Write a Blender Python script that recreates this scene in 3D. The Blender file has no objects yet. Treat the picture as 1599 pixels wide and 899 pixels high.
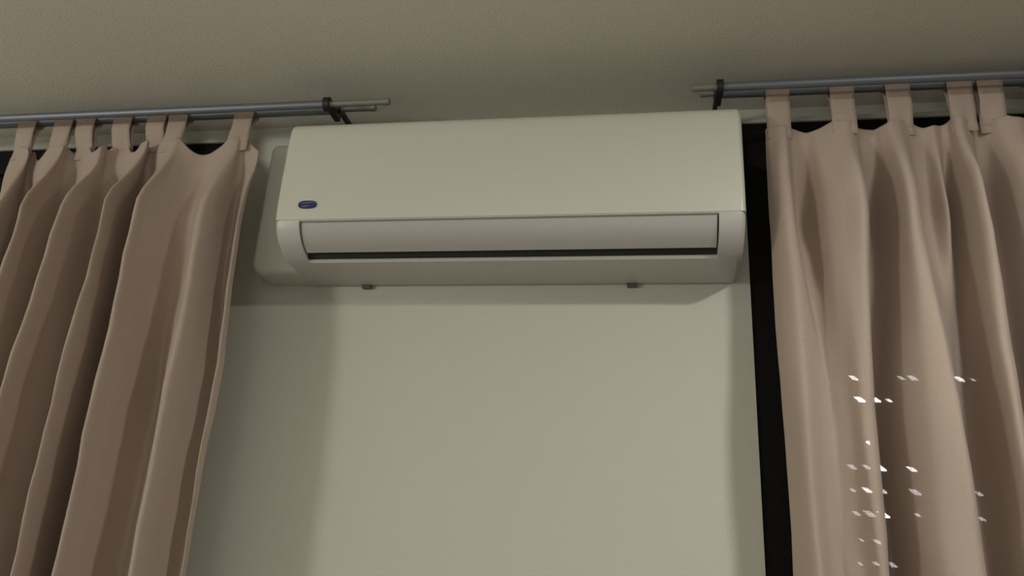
import bpy, bmesh, math, random
from mathutils import Matrix, Vector
random.seed(4)
SC = bpy.context.scene
COL = SC.collection
Z0 = 1.6                                    # camera height; heights below marked "h" are relative to it

# ------------------------------------------------------------------ camera
cam = bpy.data.cameras.new('camera')
cam.sensor_fit = 'HORIZONTAL'; cam.sensor_width = 36.0
cam.lens = 1277.54 / 1599 * 36.0
cam.clip_start = 0.02
co = bpy.data.objects.new('camera', cam); COL.objects.link(co)
YAW, PIT, ROL = -0.17203605, 0.35329744, 0.05428393
fwd = Vector((math.sin(YAW)*math.cos(PIT), math.cos(YAW)*math.cos(PIT), math.sin(PIT)))
rt = Vector((math.cos(YAW), -math.sin(YAW), 0)); up = rt.cross(fwd)
r2 = rt*math.cos(ROL) + up*math.sin(ROL); u2 = up*math.cos(ROL) - rt*math.sin(ROL)
co.matrix_world = Matrix(((r2.x, u2.x, -fwd.x, 0), (r2.y, u2.y, -fwd.y, -1.55), (r2.z, u2.z, -fwd.z, Z0), (0, 0, 0, 1)))
SC.camera = co

# ------------------------------------------------------------------ world, lamps, exposure
w = bpy.data.worlds.new('night'); SC.world = w; w.use_nodes = True
w.node_tree.nodes['Background'].inputs[0].default_value = (0.01, 0.012, 0.018, 1)
w.node_tree.nodes['Background'].inputs[1].default_value = 0.5

def lamp(name, loc, target, size, power, color, spread=180, shape='DISK'):
    l = bpy.data.lights.new(name, 'AREA'); l.shape = shape; l.size = size; l.energy = power; l.color = color
    l.spread = math.radians(spread)
    o = bpy.data.objects.new(name, l); COL.objects.link(o); o.location = loc
    d = Vector(target) - Vector(loc)
    o.rotation_euler = d.to_track_quat('-Z', 'Y').to_euler()
    return o
def bulb(name, loc, radius, power, color):
    l = bpy.data.lights.new(name, 'POINT'); l.shadow_soft_size = radius; l.energy = power; l.color = color
    o = bpy.data.objects.new(name, l); COL.objects.link(o); o.location = loc
    return o
lamp('ceiling_lamp', (0.72, -1.12, Z0+0.90), (0.60, -0.9, 0), 0.13, 7.5, (1.0, 0.985, 0.93))
bulb('table_lamp_bulb', (-2.35, -2.05, Z0+0.42), 0.15, 29, (1.0, 0.975, 0.91))

lamp('added_ceiling_uplight', (-0.4, -1.80, Z0+0.48), (-0.4, -1.80, 3), 0.25, 5.0, (1.0, 0.97, 0.89))  # added unseen uplight, brightens the ceiling
lamp('added_cool_fill', (-0.1, -3.2, 0.60), (-0.25, 0, 2.1), 0.8, 2.5, (0.82, 0.84, 1.0))  # added unseen cool fill from below, for the unit's underside

vs = SC.view_settings
SC.display_settings.display_device = 'sRGB'
vs.view_transform = 'Standard'; vs.look = 'None'; vs.gamma = 1; vs.use_curve_mapping = False
vs.exposure = 0.82

# ------------------------------------------------------------------ materials
def mat(name, col, rough=0.6, metal=0.0, bump=0.0, scale=200, var=0.0, coat=0.0, spec=0.5):
    m = bpy.data.materials.new(name); m.use_nodes = True
    nt = m.node_tree; b = nt.nodes['Principled BSDF']
    b.inputs['Base Color'].default_value = (*col, 1); b.inputs['Roughness'].default_value = rough
    b.inputs['Metallic'].default_value = metal; b.inputs['Specular IOR Level'].default_value = spec
    b.inputs['Coat Weight'].default_value = coat
    tc = nt.nodes.new('ShaderNodeTexCoord')
    n = nt.nodes.new('ShaderNodeTexNoise'); n.inputs['Scale'].default_value = scale; n.inputs['Detail'].default_value = 3
    nt.links.new(tc.outputs['Object'], n.inputs['Vector'])
    if bump:
        bp = nt.nodes.new('ShaderNodeBump'); bp.inputs['Strength'].default_value = bump; bp.inputs['Distance'].default_value = 0.002
        nt.links.new(n.outputs['Fac'], bp.inputs['Height']); nt.links.new(bp.outputs['Normal'], b.inputs['Normal'])
    if var:
        r = nt.nodes.new('ShaderNodeMix'); r.data_type = 'RGBA'
        r.inputs['A'].default_value = (*[c*(1-var) for c in col], 1); r.inputs['B'].default_value = (*[min(1, c*(1+var)) for c in col], 1)
        nt.links.new(n.outputs['Fac'], r.inputs['Factor']); nt.links.new(r.outputs['Result'], b.inputs['Base Color'])
    return m
def fabric_mat(name, col, thin):
    m = bpy.data.materials.new(name); m.use_nodes = True
    nt = m.node_tree; N = nt.nodes; L = nt.links; b = N['Principled BSDF']; out = N['Material Output']
    b.inputs['Roughness'].default_value = 0.75; b.inputs['Specular IOR Level'].default_value = 0.25
    b.inputs['Sheen Weight'].default_value = 0.25; b.inputs['Sheen Roughness'].default_value = 0.4
    tc = N.new('ShaderNodeTexCoord'); res = []
    for sc in ((900, 900, 30), (30, 30, 1100)):                    # warp and weft threads
        mp = N.new('ShaderNodeMapping'); mp.inputs['Scale'].default_value = sc
        nz = N.new('ShaderNodeTexNoise'); nz.inputs['Scale'].default_value = 1.0; nz.inputs['Detail'].default_value = 2
        L.new(tc.outputs['Object'], mp.inputs['Vector']); L.new(mp.outputs['Vector'], nz.inputs['Vector']); res.append(nz.outputs['Fac'])
    ad = N.new('ShaderNodeMath'); ad.operation = 'ADD'; L.new(res[0], ad.inputs[0]); L.new(res[1], ad.inputs[1])
    hf = N.new('ShaderNodeMath'); hf.operation = 'MULTIPLY'; hf.inputs[1].default_value = 0.5; L.new(ad.outputs[0], hf.inputs[0])
    mx = N.new('ShaderNodeMix'); mx.data_type = 'RGBA'
    mx.inputs['A'].default_value = (*[c*0.86 for c in col], 1); mx.inputs['B'].default_value = (*[c*1.14 for c in col], 1)
    L.new(hf.outputs[0], mx.inputs['Factor']); L.new(mx.outputs['Result'], b.inputs['Base Color'])
    bp = N.new('ShaderNodeBump'); bp.inputs['Strength'].default_value = 0.25; bp.inputs['Distance'].default_value = 0.001
    L.new(hf.outputs[0], bp.inputs['Height']); L.new(bp.outputs['Normal'], b.inputs['Normal'])
    tl = N.new('ShaderNodeBsdfTranslucent'); L.new(mx.outputs['Result'], tl.inputs['Color'])
    m1 = N.new('ShaderNodeMixShader'); m1.inputs[0].default_value = 0.12
    L.new(b.outputs[0], m1.inputs[1]); L.new(tl.outputs[0], m1.inputs[2])
    tr = N.new('ShaderNodeBsdfTransparent')
    m2 = N.new('ShaderNodeMixShader'); m2.inputs[0].default_value = thin
    L.new(m1.outputs[0], m2.inputs[1]); L.new(tr.outputs[0], m2.inputs[2]); L.new(m2.outputs[0], out.inputs['Surface'])
    return m
def emit_mat(name, col, s):
    m = bpy.data.materials.new(name); m.use_nodes = True; nt = m.node_tree
    e = nt.nodes.new('ShaderNodeEmission'); e.inputs[0].default_value = (*col, 1); e.inputs[1].default_value = s
    nt.links.new(e.outputs[0], nt.nodes['Material Output'].inputs['Surface']); return m
def glass_mat():
    m = bpy.data.materials.new('window_glass'); m.use_nodes = True; nt = m.node_tree
    t = nt.nodes.new('ShaderNodeBsdfTransparent'); t.inputs[0].default_value = (0.85, 0.87, 0.86, 1)
    g = nt.nodes.new('ShaderNodeBsdfGlossy'); g.inputs['Roughness'].default_value = 0.32
    f = nt.nodes.new('ShaderNodeFresnel'); f.inputs[0].default_value = 1.45
    x = nt.nodes.new('ShaderNodeMixShader')
    nt.links.new(f.outputs[0], x.inputs[0]); nt.links.new(t.outputs[0], x.inputs[1]); nt.links.new(g.outputs[0], x.inputs[2])
    nt.links.new(x.outputs[0], nt.nodes['Material Output'].inputs['Surface']); return m

M_WALL = mat('wall_paint', (0.585, 0.585, 0.505), 0.85, bump=0.25, scale=260, var=0.04, spec=0.2)
M_CEIL = mat('ceiling_paint', (0.62, 0.60, 0.51), 0.9, bump=0.3, scale=220, var=0.05, spec=0.15)
M_ROOM = mat('room_paint', (0.50, 0.49, 0.45), 0.9)
M_FLOOR = mat('floor_wood', (0.30, 0.24, 0.18), 0.5)
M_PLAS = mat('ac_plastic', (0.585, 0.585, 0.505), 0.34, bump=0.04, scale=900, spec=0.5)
M_PLAS_SHADE = mat('ac_plastic_shaded', (0.535, 0.53, 0.49), 0.38, bump=0.04, scale=900)  # same plastic darkened, shade of the down-curved casing put into the colour
M_DARK = mat('outlet_shade_black', (0.010, 0.009, 0.006), 0.6)
M_CLIP = mat('clip_grey', (0.10, 0.10, 0.085), 0.5)
M_BLUE = mat('badge_blue', (0.022, 0.026, 0.11), 0.35)
M_PALE = mat('badge_pale', (0.13, 0.14, 0.20), 0.4)
M_METAL = mat('brushed_steel', (0.185, 0.205, 0.235), 0.5, metal=0.6, bump=0.03, scale=500)
M_FIN = mat('finial_satin', (0.22, 0.22, 0.19), 0.5, metal=0.3)
M_BRKT = mat('bracket_black', (0.008, 0.008, 0.008), 0.5)
M_FRAME = mat('dark_window_frame', (0.006, 0.005, 0.005), 0.6, spec=0.15)
M_SLAT = mat('shutter_slat_dark', (0.012, 0.011, 0.010), 0.6, spec=0.2)
M_GLASS = glass_mat()
M_CURT_L = fabric_mat('curtain_fabric', (0.56, 0.452, 0.375), 0.22)
M_LIGHTS = [emit_mat('street_light_gap_%s' % n, (1.0, 0.95, 0.97), s) for n, s in (('bright', 22), ('medium', 12), ('faint', 5))]

# ------------------------------------------------------------------ helpers
def link(name, bm, m, parent=None, smooth=False, loc=None):
    me = bpy.data.meshes.new(name)
    bmesh.ops.recalc_face_normals(bm, faces=bm.faces[:])
    bm.to_mesh(me); bm.free()
    for x in (m if isinstance(m, (list, tuple)) else [m]): me.materials.append(x)
    if smooth:
        for p in me.polygons: p.use_smooth = True
    o = bpy.data.objects.new(name, me); COL.objects.link(o)
    if loc: o.location = loc
    if parent: o.parent = parent
    return o
def thing(name, loc=(0, 0, 0), label=None, cat=None, group=None, kind=None):
    o = bpy.data.objects.new(name, None); COL.objects.link(o); o.location = loc; o.empty_display_size = 0.05
    if label: o['label'] = label
    if cat: o['category'] = cat
    if group: o['group'] = group
    if kind: o['kind'] = kind
    return o
def box(bm, x0, x1, y0, y1, z0, z1, bev=0):
    r = bmesh.ops.create_cube(bm, size=1, matrix=Matrix.Translation(((x0+x1)/2, (y0+y1)/2, (z0+z1)/2)) @ Matrix.Diagonal((x1-x0, y1-y0, z1-z0, 1)))
    if bev:
        es = list({e for v in r['verts'] for e in v.link_edges})
        bmesh.ops.bevel(bm, geom=es, offset=bev, segments=3, affect='EDGES', profile=0.5)
def cylx(bm, x0, x1, y, z, r, seg=24, r2=None):
    bmesh.ops.create_cone(bm, cap_ends=True, segments=seg, radius1=r, radius2=r if r2 is None else r2, depth=x1-x0,
        matrix=Matrix.Translation(((x0+x1)/2, y, z)) @ Matrix.Rotation(math.pi/2, 4, 'Y'))
def struct(name, boxes, m):
    bm = bmesh.new()
    for b in boxes: box(bm, *b)
    o = link(name, bm, m); o['kind'] = 'structure'; return o
def shade_auto(o, ang=35):
    for p in o.data.polygons: p.use_smooth = True
    o.data.set_sharp_from_angle(angle=math.radians(ang))

# ------------------------------------------------------------------ room shell
XL, XR, YB, ZC = -3.0, 2.5, -3.6, Z0+0.981
WL0, WL1, WR0, WR1 = -1.95, -0.935, 0.203, 1.22      # window openings
WZ0, WZ1 = 0.75, Z0+0.950
D = 0.22
struct('wall_window', [
    (XL, WL0, 0, D, 0, ZC), (WL1, WR0, 0, D, 0, ZC), (WR1, XR, 0, D, 0, ZC),
    (WL0, WL1, 0, D, WZ1, ZC), (WR0, WR1, 0, D, WZ1, ZC), (WL0, WL1, 0, D, 0, WZ0), (WR0, WR1, 0, D, 0, WZ0)], M_WALL)
struct('ceiling', [(XL, XR, YB, D, ZC, ZC+0.1)], M_CEIL)
struct('floor', [(XL, XR, YB, D, -0.1, 0)], M_FLOOR)
struct('wall_left', [(XL-0.1, XL, YB, D, 0, ZC)], M_ROOM)
struct('wall_right', [(XR, XR+0.1, YB, D, 0, ZC)], M_ROOM)
struct('wall_back', [(XL, XR, YB-0.1, YB, 0, ZC)], M_ROOM)

def window(name, x0, x1, dots):
    w = thing(name, ((x0+x1)/2, 0.0, WZ0), kind='structure')
    ox, oz = (x0+x1)/2, WZ0
    def L(a): return a-ox
    W2 = (x1-x0)/2; H = WZ1-WZ0; fw = 0.065
    bm = bmesh.new()
    box(bm, -W2, -W2+fw, 0.006, 0.06, 0, H); box(bm, W2-fw, W2, 0.006, 0.06, 0, H)
    box(bm, -W2+fw, W2-fw, 0.006, 0.06, H-fw, H); box(bm, -W2+fw, W2-fw, 0.006, 0.06, 0, fw)
    link('window_frame', bm, M_FRAME, w)
    for s in (-1, 1):                                             # two casements
        a, b = (-W2+fw, 0.0) if s < 0 else (0.0, W2-fw)
        bm = bmesh.new(); cw = 0.05
        a += 0.002; b -= 0.002
        box(bm, a, a+cw, 0.015, 0.055, fw, H-fw, 0.003); box(bm, b-cw, b, 0.015, 0.055, fw, H-fw, 0.003)
        box(bm, a+cw, b-cw, 0.015, 0.055, H-fw-cw, H-fw, 0.003); box(bm, a+cw, b-cw, 0.015, 0.055, fw, fw+cw, 0.003)
        c = link('casement', bm, M_FRAME, w)
        bm = bmesh.new(); box(bm, a+cw, b-cw, 0.032, 0.036, fw+cw, H-fw-cw); link('glass_pane', bm, M_GLASS, c)
    bm = bmesh.new()
    box(bm, -W2, -W2+0.03, 0.09, 0.14, 0, H); box(bm, W2-0.03, W2, 0.09, 0.14, 0, H); box(bm, -W2, W2, 0.09, 0.22, H-0.03, H)
    sh = link('roller_shutter', bm, M_FRAME, w)
    pitch = 0.0430
    bm = bmesh.new()                                              # one slat: bowed strip
    n = 5; prof = []
    for i in range(n+1):
        t = i/n; prof.append((0.105-0.005*math.sin(math.pi*t), t*(pitch-0.002)))
    prof += [(0.115, pitch-0.002), (0.115, 0)]
    v = [[bm.verts.new((x, y, z)) for (y, z) in prof] for x in (-W2+0.012, W2-0.012)]
    for i in range(len(prof)):
        j = (i+1) % len(prof); bm.faces.new((v[0][i], v[0][j], v[1][j], v[1][i]))
    bm.faces.new(v[0]); bm.faces.new(list(reversed(v[1])))
    first = link('slat', bm, M_SLAT, sh)
    off = (Z0+0.3945-WZ0) % pitch
    k = 0; zz = off
    while zz < H-0.035-pitch:
        o = first if k == 0 else first.copy()
        if k: COL.objects.link(o); o.parent = sh
        o.location = (0, 0, zz); zz += pitch; k += 1
    if dots:
        mes = []
        for m in M_LIGHTS:
            bm = bmesh.new()
            sh_pts = [(-0.0078, 0.0042), (0.0005, 0.0040), (0.0082, -0.0020), (0.0078, -0.0040), (0.0, -0.0034)]
            vs_ = [bm.verts.new((x, 0, z)) for x, z in sh_pts]; vb = [bm.verts.new((x, 0.002, z)) for x, z in sh_pts]
            bm.faces.new(vs_); bm.faces.new(list(reversed(vb)))
            for i in range(5): bm.faces.new((vs_[i], vs_[(i+1) % 5], vb[(i+1) % 5], vb[i]))
            bmesh.ops.recalc_face_normals(bm, faces=bm.faces[:])
            me = bpy.data.meshes.new('light_slot'); bm.to_mesh(me); bm.free(); me.materials.append(m); mes.append(me)
        for x, z, s, sc in dots:
            o = bpy.data.objects.new('light_slot', mes[s]); COL.objects.link(o); o.parent = sh
            o.location = (x-ox, 0.0965, Z0+z-oz); o.scale = (sc*1.25, 1, sc*1.25)
    return w

DOTS = [
 (0.4020, 0.4240, 1, 0.90),
 (0.4900, 0.4250, 2, 0.70),
 (0.5110, 0.4250, 2, 1.00),
 (0.5950, 0.4240, 1, 1.00),
 (0.6200, 0.4230, 2, 0.50),
 (0.7040, 0.4240, 1, 1.00),
 (0.4100, 0.3810, 0, 1.05),
 (0.4390, 0.3810, 0, 0.95),
 (0.4630, 0.3800, 1, 0.70),
 (0.4230, 0.2950, 0, 1.05),
 (0.3840, 0.2510, 2, 0.90),
 (0.4100, 0.2520, 2, 0.80),
 (0.4350, 0.2500, 0, 1.05),
 (0.4900, 0.2500, 1, 0.95),
 (0.3820, 0.2080, 2, 0.60),
 (0.4070, 0.2090, 1, 0.95),
 (0.4320, 0.2090, 1, 1.00),
 (0.4910, 0.2080, 2, 1.10),
 (0.6010, 0.2090, 2, 0.80),
 (0.3840, 0.1660, 2, 0.80),
 (0.4070, 0.1660, 2, 1.10),
 (0.4320, 0.1650, 0, 1.10),
 (0.4910, 0.1670, 2, 0.60),
 (0.6000, 0.1640, 2, 0.70),
 (0.3890, 0.1190, 2, 0.50),
 (0.4160, 0.1170, 2, 0.80),
 (0.3830, 0.0770, 2, 0.50),
 (0.4100, 0.0790, 2, 0.70),
 (0.4380, 0.0780, 2, 0.90),
]
window('window_1', WL0, WL1, None)
window('window_2', WR0, WR1, DOTS)

# ------------------------------------------------------------------ air conditioner
AX0, AX1 = -0.707, 0.177
ac = thing('air_conditioner', ((AX0+AX1)/2, 0, Z0+0.584), 'white wall-mounted split air conditioner high on the wall between two curtained windows', 'air conditioner')
AO = Vector((-(AX0+AX1)/2, 0, -(Z0+0.584)))
def offset_in(P, d):
    n = len(P); A = sum(P[i][0]*P[(i+1) % n][1]-P[(i+1) % n][0]*P[i][1] for i in range(n)); s = 1 if A > 0 else -1
    out = []
    for i in range(n):
        p0, p1, p2 = Vector(P[i-1]), Vector(P[i]), Vector(P[(i+1) % n])
        e1 = (p1-p0).normalized(); e2 = (p2-p1).normalized()
        n1 = Vector((-e1.y, e1.x))*s; n2 = Vector((-e2.y, e2.x))*s
        b = (n1+n2); b = b/max(0.25, b.length_squared/2)
        out.append(tuple(p1+b*d))
    return out
def loft(name, stations, m, parent, smooth=35):
    bm = bmesh.new(); rows = []
    for x, P in stations: rows.append([bm.verts.new(Vector((x, y, Z0+z))+AO) for y, z in P])
    n = len(rows[0])
    for a, b in zip(rows, rows[1:]):
        for i in range(n):
            j = (i+1) % n
            try: bm.faces.new((a[i], a[j], b[j], b[i]))
            except ValueError: pass
    bm.faces.new(rows[0]); bm.faces.new(list(reversed(rows[-1])))
    bmesh.ops.remove_doubles(bm, verts=bm.verts[:], dist=1e-6)
    o = link(name, bm, m, parent); shade_auto(o, smooth); return o
def rounded(P, x0, x1, r, mid=()):
    st = []
    for a in (0, 22, 45, 67, 90):
        t = math.radians(a); st.append((x0+r-r*math.sin(t+0) if False else x0+r*(1-math.sin(t)), offset_in(P, r*(1-math.cos(t)))))
    st = [(x0+r*(1-math.cos(math.radians(a))), offset_in(P, r*(1-math.sin(math.radians(a))))) for a in (0, 22, 45, 67, 90)]
    en = [(x1-r*(1-math.cos(math.radians(a))), offset_in(P, r*(1-math.sin(math.radians(a))))) for a in (90, 67, 45, 22, 0)]
    return st + list(mid) + en
FX0, FX1 = -0.656, 0.130                                         # flap opening
# lower casing, its front runs from under the front panel round the belly to the underside
lowP = [(-0.002, 0.8625), (-0.172, 0.8625), (-0.172, 0.66), (-0.2045, 0.6458), (-0.2020, 0.6340), (-0.1935, 0.6190), (-0.179, 0.6055), (-0.160, 0.596),
        (-0.146, 0.5895), (-0.132, 0.586), (-0.10, 0.5845), (-0.02, 0.584), (-0.006, 0.586), (-0.002, 0.592)]
recP = [(-0.002, 0.8625), (-0.172, 0.8625), (-0.172, 0.66), (-0.2045, 0.6458), (-0.2038, 0.6440), (-0.170, 0.6430), (-0.125, 0.632), (-0.120, 0.61),
        (-0.136, 0.5905), (-0.132, 0.586), (-0.10, 0.5845), (-0.02, 0.584), (-0.006, 0.586), (-0.002, 0.592)]
loft('casing', rounded(lowP, AX0+0.001, AX1-0.001, 0.011, [(FX0, lowP), (FX0, recP), (FX1, recP), (FX1, lowP)]), M_PLAS_SHADE, ac)
# front panel with rounded top
panP = [(-0.060, 0.8700), (-0.170, 0.8695), (-0.184, 0.8670), (-0.194, 0.8605), (-0.1995, 0.850), (-0.2015, 0.829), (-0.2045, 0.77), (-0.2065, 0.72),
        (-0.2068, 0.69), (-0.2064, 0.670), (-0.2058, 0.657), (-0.2047, 0.6465), (-0.1990, 0.6460), (-0.1750, 0.6465), (-0.1735, 0.665), (-0.1735, 0.86), (-0.060, 0.8640)]
def panel_stations():
    st = []; r = 0.009
    def off(P, d):
        c = (-0.1735, 0.75)
        out = []
        for y, z in P:
            k = min(1.0, max(0.0, (-y-0.1735)/0.03))
            ny = y + d*k
            nz = z - d if z > 0.8 else (z + d*0.4 if z < 0.65 else z)
            out.append((ny, nz))
        return out
    for a in (0, 15, 30, 45, 60, 75, 90):
        st.append((AX0+r*(1-math.cos(math.radians(a))), off(panP, r*(1-math.sin(math.radians(a))))))
    return st + [(AX1-(x-AX0), P) for x, P in reversed(st)]
loft('front_panel', panel_stations(), M_PLAS, ac, 40)
# black box standing in for the shade inside the outlet behind the flap
bm = bmesh.new()
box(bm, FX0+0.001, FX1-0.001, -0.1655, -0.1235, Z0+0.5935, Z0+0.633)
for v in bm.verts: v.co += AO
for v in bm.verts:
    if v.co.z < 0.02 and v.co.y < -0.15: v.co.y = -0.140
link('air_outlet_shade', bm, M_DARK, ac)
# swinging flap
fo = [(-0.1985, 0.6410), (-0.1925, 0.6270), (-0.183, 0.6150), (-0.171, 0.6055), (-0.156, 0.5975)]
fi = [(y+0.0030, z+0.0042) for y, z in reversed(fo)]
fl = loft('flap', [(FX0+0.0028, fo+fi), (FX1-0.0028, fo+fi)], M_PLAS_SHADE, ac, 30)
# two clips under the rear edge
for x in (-0.578, -0.026):
    bm = bmesh.new(); box(bm, x-0.010, x+0.010, -0.012, -0.001, Z0+0.578, Z0+0.586, 0.002)
    for v in bm.verts: v.co += AO
    o = link('clip', bm, M_CLIP, ac); o['label'] = 'small dark clip'
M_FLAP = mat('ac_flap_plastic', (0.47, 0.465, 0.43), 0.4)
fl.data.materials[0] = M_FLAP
# oval badge
def ell(bm, cx, cz, a, b, y0, y1, n=40, p=2.0, wob=0):
    f_ = []; k_ = []
    for i in range(n):
        t = 2*math.pi*i/n; c, s = math.cos(t), math.sin(t)
        x = a*math.copysign(abs(c)**(2/p), c); z = b*math.copysign(abs(s)**(2/p), s)
        z += wob*math.sin(x/a*3)
        f_.append(bm.verts.new(Vector((cx+x, y0, Z0+cz+z))+AO)); k_.append(bm.verts.new(Vector((cx+x, y1, Z0+cz+z))+AO))
    bm.faces.new(f_); bm.faces.new(list(reversed(k_)))
    for i in range(n): bm.faces.new((f_[i], f_[(i+1) % n], k_[(i+1) % n], k_[i]))
bm = bmesh.new(); ell(bm, -0.642, 0.6765, 0.0185, 0.0082, -0.2085, -0.2050, p=2.8)
bd = link('badge', bm, M_BLUE, ac); bd['label'] = 'small navy blue oval badge'
bm = bmesh.new(); ell(bm, -0.641, 0.6800, 0.0145, 0.0012, -0.2090, -0.2083, wob=0.0006)
ell(bm, -0.645, 0.6728, 0.0085, 0.0014, -0.2090, -0.2083, wob=0.0008)
link('badge_mark', bm, M_PALE, bd)
# rear side cover on the left, deeper against the wall than the front panel
bm = bmesh.new()
cx0, cx1, cz0, cz1, r = -0.812, -0.690, 0.588, 0.895, 0.028
P = [(cx1, cz0), (cx1, cz1)]
for a in range(0, 91, 15): P.append((cx0+r*0.6-r*0.6*math.sin(math.radians(a)), cz1-r*0.6+r*0.6*math.cos(math.radians(a))))
for a in range(0, 91, 15): P.append((cx0+r-r*math.cos(math.radians(a)), cz0+r-r*math.sin(math.radians(a))))
rings = []
for y, d in [(-0.001, 0), (-0.060, 0)] + [(-0.060-0.014*math.sin(math.radians(a)), 0.014*(1-math.cos(math.radians(a)))) for a in (22, 45, 67, 90)]:
    rings.append([bm.verts.new(Vector((x, y, Z0+z))+AO) for x, z in (offset_in(P, d) if d else P)])
for a_, b_ in zip(rings, rings[1:]):
    for i in range(len(P)): bm.faces.new((a_[i], a_[(i+1) % len(P)], b_[(i+1) % len(P)], b_[i]))
bm.faces.new(rings[0]); bm.faces.new(list(reversed(rings[-1])))
o = link('side_cover', bm, M_PLAS, ac); shade_auto(o, 40)

# ------------------------------------------------------------------ curtain rods
RY, RZ, RR = -0.130, 0.939, 0.0105        # rear tube, the curtain hangs on it
SY, SZ, SR = -0.190, 0.913, 0.0085                     # empty front tube
def rod(label, xs, xe, ring, fin_end, far):
    # xs..xe the metal tubes, ring: x of the inner bracket, fin_end: tip of the finial
    t = thing('curtain_rod', ((xs+xe)/2, RY, Z0+RZ), label, 'curtain rod')
    O = Vector((-(xs+xe)/2, -RY, -(Z0+RZ)))
    def fin(name, bm, m, smooth=True):
        for v in bm.verts: v.co += O
        o = link(name, bm, m, t)
        if smooth: shade_auto(o, 40)
        return o
    bm = bmesh.new(); cylx(bm, xs, xe, RY, Z0+RZ, RR); fin('rear_tube', bm, M_METAL)
    bm = bmesh.new(); cylx(bm, xs+0, xe+0, SY, Z0+SZ, SR); fin('front_tube', bm, M_METAL)
    s = 1 if fin_end > ring else -1
    for y, z, r, e, q in ((SY, SZ, SR*0.75, fin_end, ring), (RY, RZ, RR*0.6, ring+(fin_end-ring)*0.6, ring)):
        bm = bmesh.new(); a, b = sorted((q, e)); cylx(bm, a, b, y, Z0+z, r)
        cylx(bm, *sorted((e-s*0.010, e+s*0.004)), y, Z0+z, r*1.12)
        fin('finial', bm, M_FIN)
    for x in (ring, far):
        bm = bmesh.new()
        cylx(bm, x-0.006, x+0.006, RY, Z0+RZ, RR*1.35); cylx(bm, x-0.006, x+0.006, SY, Z0+SZ, SR*1.7)
        box(bm, x-0.004, x+0.004, RY, -0.001, Z0+RZ-0.004, Z0+RZ+0.006)
        box(bm, x-0.006, x+0.006, SY, RY, Z0+SZ-0.004, Z0+SZ+0.008)
        box(bm, x-0.010, x+0.010, -0.006, -0.0005, Z0+RZ-0.015, Z0+RZ+0.015)
        o = fin('bracket', bm, M_BRKT); o['label'] = 'black double bracket'
    return t
rod('double steel curtain rod above the left curtain, ending over the air conditioner', -1.98, -0.642, -0.640, -0.512, -1.90)
rod('double steel curtain rod above the right curtain, starting behind the air conditioner', 0.144, 1.34, 0.142, 0.096, 1.28)

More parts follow.
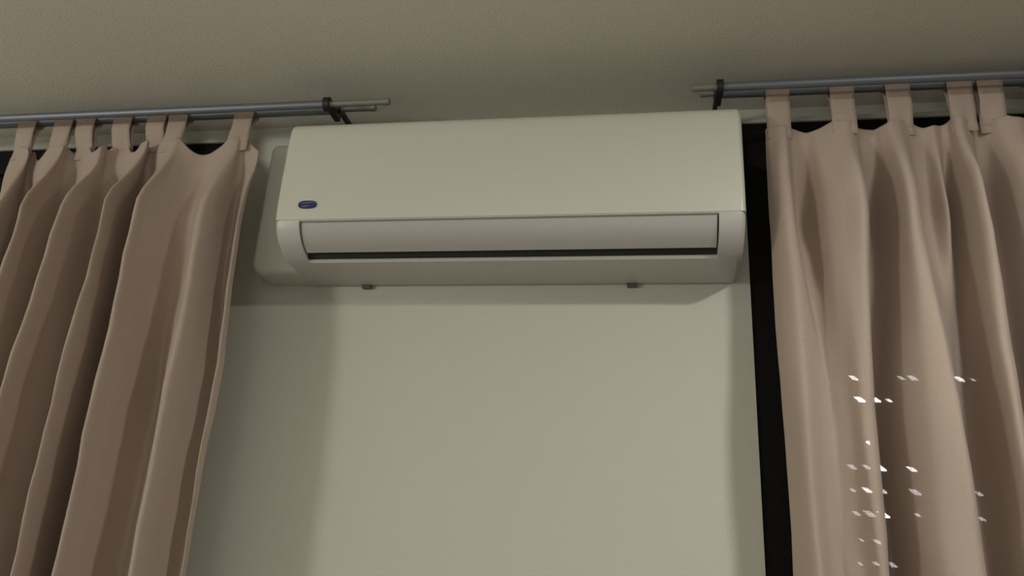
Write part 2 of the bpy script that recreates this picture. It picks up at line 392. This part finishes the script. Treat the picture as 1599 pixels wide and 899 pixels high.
# ------------------------------------------------------------------ curtains
def cubic(xs, t):
    n = len(xs); i = min(n-2, max(0, int(t))); u = t-i
    p0 = xs[max(0, i-1)]; p1 = xs[i]; p2 = xs[i+1]; p3 = xs[min(n-1, i+2)]
    m1 = (p2-p0)*0.42; m2 = (p3-p1)*0.42
    return (2*u**3-3*u**2+1)*p1 + (u**3-2*u**2+u)*m1 + (-2*u**3+3*u**2)*p2 + (u**3-u**2)*m2
def sm(a, b, x):
    t = min(1, max(0, (x-a)/(b-a))); return t*t*(3-2*t)
def curtain(label, cols, tabs, sag, tops, bottom, zu=0.70, zl=0.30):
    xm = sum(c[0] for c in cols)/len(cols)
    t = thing('curtain', (xm, -0.13, Z0+0.86), label, 'curtain')
    O = Vector((-xm, 0.13, -(Z0+0.86)))
    sub = 7; NC = (len(cols)-1)*sub+1
    Xu, Yu, Xl, Yl = ([c[k] for c in cols] for k in range(4))
    def top(x):                                                   # upper hem: held at the tabs, sagging between
        best = tops
        for a, b in zip(tabs, tabs[1:]):
            if a < x < b and b-a > 0.03:
                w_ = (x-a)/(b-a); g = b-a-0.045
                if g > 0.01: best = tops - sag*min(1.0, g/0.05)*math.sin(math.pi*min(1, max(0, ((x-a)-0.02)/(g+0.005))))**0.7
        best -= 0.9*max(0.0, x-tabs[-1]-0.018) + 0.9*max(0.0, tabs[0]-0.018-x)
        return best + 0.0025*math.sin(x*95)
    def pt(s, z):
        k = sm(zl, zu, z)
        x = cubic(Xl, s)*(1-k)+cubic(Xu, s)*k; y = cubic(Yl, s)*(1-k)+cubic(Yu, s)*k
        kk = 0.22+0.78*(1-sm(0.68, 0.85, z))
        y = -0.132+(y+0.132)*kk
        y += 0.0022*math.sin(z*23+x*40)+0.0015*math.sin(z*51-x*90)
        x += 0.0025*math.sin(z*9+s*1.3)*(1-k)
        return x, y
    zs = [0, .004, .012, .02, .03, .045, .06, .08, .10, .125, .15, .18, .21, .25]
    z = 0.25
    while z < 1.25: z += 0.05; zs.append(z)
    while z < tops-bottom: z += 0.12; zs.append(min(z, tops-bottom))
    bm = bmesh.new(); g = []
    for dz in zs:
        row = []
        for i in range(NC):
            s = i/sub; zz = tops-dz
            x, y = pt(s, zz)
            zt = zz + (top(x)-tops)*(1-sm(0, 0.25, dz))
            row.append(bm.verts.new(Vector((x, y, Z0+zt))+O))
        g.append(row)
    for a, b in zip(g, g[1:]):
        for i in range(NC-1): bm.faces.new((a[i], a[i+1], b[i+1], b[i]))
    o = link('cloth_panel', bm, M_CURT_L, t, smooth=True)
    md = o.modifiers.new('thickness', 'SOLIDIFY'); md.thickness = 0.0016; md.offset = 0
    # tabs looped over the front tube
    for q, tx in enumerate(tabs):
        # cloth depth under the tab
        s = min((abs(pt(i/sub, tops)[0]-tx), i/sub) for i in range(NC))[1]
        hw = 0.0225
        path = []
        R_ = RR+0.0028
        yc = pt(s, tops-0.03)[1]
        yt = pt(s, tops)[1]
        path += [(pt(s, tops-0.012)[1]+0.0014, tops-0.012), (yt+0.0006, tops), (yt*0.5+(RY-R_)*0.5, tops+0.015), (RY-R_, tops+0.035), (RY-R_, RZ-0.006)]
        for a in range(180, -1, -20): path.append((RY+R_*math.cos(math.radians(a)), RZ+R_*math.sin(math.radians(a))))
        path += [(RY+R_*0.8, RZ-0.010), (RY+R_*0.1, RZ-0.024), (min(RY, yt)+0.007, tops+0.02), (yt+0.005, tops-0.004), (yt+0.004, tops-0.028)]
        ycl = [pt(min((abs(pt(i/sub, tops)[0]-tx-(k/3-1)*hw), i/sub) for i in range(NC))[1], tops)[1] for k in range(7)]
        bm = bmesh.new(); rows = []
        skew = 0.002*math.sin(q*2.3)
        for y, z in path:
            u = (z-(tops-0.012))/(RZ-tops+0.012); wv = hw*(1-0.05*math.sin(math.pi*min(1, max(0, u))))
            row = []
            for k in range(7):
                f_ = k/3-1
                yo = max(-0.004, min(0.004, ycl[k]-yt))*(1-sm(0.0, 0.55, u))*(1 if len(rows) < 5 else 0)
                row.append(bm.verts.new(Vector((tx+f_*wv+skew*u, y+yo, Z0+z))+O))
            rows.append(row)
        for a, b in zip(rows, rows[1:]):
            for k in range(6): bm.faces.new((a[k], a[k+1], b[k+1], b[k]))
        tb = link('tab', bm, M_CURT_L, t, smooth=True)
        md = tb.modifiers.new('thickness', 'SOLIDIFY'); md.thickness = 0.0016; md.offset = 0
    return t

RIGHT = [(0.2296,-0.1152,0.2258,-0.1415),(0.2357,-0.1415,0.2377,-0.1695),(0.2501,-0.1625,0.2574,-0.194),(0.2643,-0.159,0.2822,-0.1695),(0.2777,-0.0925,0.2976,-0.1642),
 (0.302,-0.0925,0.3086,-0.173),(0.3203,-0.1555,0.3246,-0.1905),(0.3469,-0.1852,0.3377,-0.215),(0.3739,-0.2062,0.3517,-0.2115),(0.3894,-0.1677,0.3646,-0.159),
 (0.4018,-0.089,0.3737,-0.0855),(0.4258,-0.075,0.3926,-0.0802),(0.4375,-0.1415,0.4028,-0.1555),(0.4495,-0.1975,0.4286,-0.2203),(0.4665,-0.1888,0.4597,-0.2395),
 (0.4881,-0.124,0.4737,-0.229),(0.5113,-0.11,0.491,-0.1765),(0.5289,-0.145,0.5185,-0.089),(0.5454,-0.0855,0.5383,-0.0855),(0.5558,-0.103,0.5421,-0.1555),
 (0.5617,-0.1852,0.5549,-0.2115),(0.5732,-0.1975,0.5706,-0.2062),(0.5894,-0.1415,0.5862,-0.159),(0.6041,-0.075,0.6023,-0.0855),(0.6233,-0.0925,0.6178,-0.1065),
 (0.6405,-0.1852,0.6351,-0.2115),(0.67,-0.208,0.6669,-0.222),(0.7066,-0.1065,0.7066,-0.1065),(0.7369,-0.1065,0.7369,-0.1065),(0.7621,-0.2115,0.7479,-0.229),
 (0.8076,-0.1065,0.8117,-0.089),(0.8435,-0.124,0.8435,-0.124),(0.8695,-0.2115,0.8548,-0.229),(0.9233,-0.089,0.9233,-0.089),(0.9538,-0.159,0.9538,-0.159),
 (0.977,-0.2115,0.9713,-0.229),(1.0296,-0.1065,1.0349,-0.089),(1.0672,-0.1765,1.0612,-0.194),(1.1227,-0.159,1.1227,-0.159)]
curtain('beige pink tab-top curtain at the right window with points of street light showing through', RIGHT,
        [.254, .371, .474, .580, .633, .720, .83, .94, 1.04, 1.11], 0.010, 0.857, -0.95)
LEFT = [(-1.4045,-0.1152,-1.4132,-0.1065),(-1.3761,-0.159,-1.3648,-0.1852),(-1.345,-0.1852,-1.3326,-0.2027),(-1.3612,-0.0978,-1.3476,-0.1065),(-1.3477,-0.0802,-1.3406,-0.0802),
 (-1.3016,-0.159,-1.2925,-0.1765),(-1.2623,-0.2115,-1.2512,-0.2378),(-1.2599,-0.1765,-1.2479,-0.194),(-1.2568,-0.1065,-1.2452,-0.124),(-1.2398,-0.089,-1.2317,-0.089),
 (-1.2042,-0.159,-1.1943,-0.1852),(-1.1651,-0.2203,-1.1587,-0.2465),(-1.1578,-0.1852,-1.1546,-0.194),(-1.1579,-0.1152,-1.1398,-0.124),(-1.1313,-0.089,-1.1222,-0.0855),
 (-1.0979,-0.159,-1.0869,-0.1765),(-1.0587,-0.229,-1.0454,-0.2552),(-1.0593,-0.1852,-1.0434,-0.2115),(-1.07,-0.1065,-1.0572,-0.1152),(-1.0578,-0.0802,-1.0497,-0.0802),
 (-1.0283,-0.159,-1.0118,-0.1765),(-0.9927,-0.229,-0.9733,-0.2465),(-0.977,-0.2115,-0.9612,-0.215),(-0.9558,-0.1852,-0.9489,-0.159),(-0.934,-0.159,-0.9279,-0.1275),
 (-0.9116,-0.1502,-0.8942,-0.159),(-0.8656,-0.208,-0.847,-0.229),(-0.847,-0.194,-0.8314,-0.208),(-0.8442,-0.145,-0.8197,-0.159),(-0.8376,-0.1275,-0.8089,-0.1345),
 (-0.8231,-0.1415,-0.7957,-0.1555),(-0.8024,-0.173,-0.78,-0.187),(-0.8019,-0.159,-0.7775,-0.173)]
curtain('beige pink tab-top curtain at the left window, left of the air conditioner', LEFT,
        [-1.370, -1.280, -1.222, -1.135, -1.053, -1.000, -.850], 0.030, 0.868, -0.95)
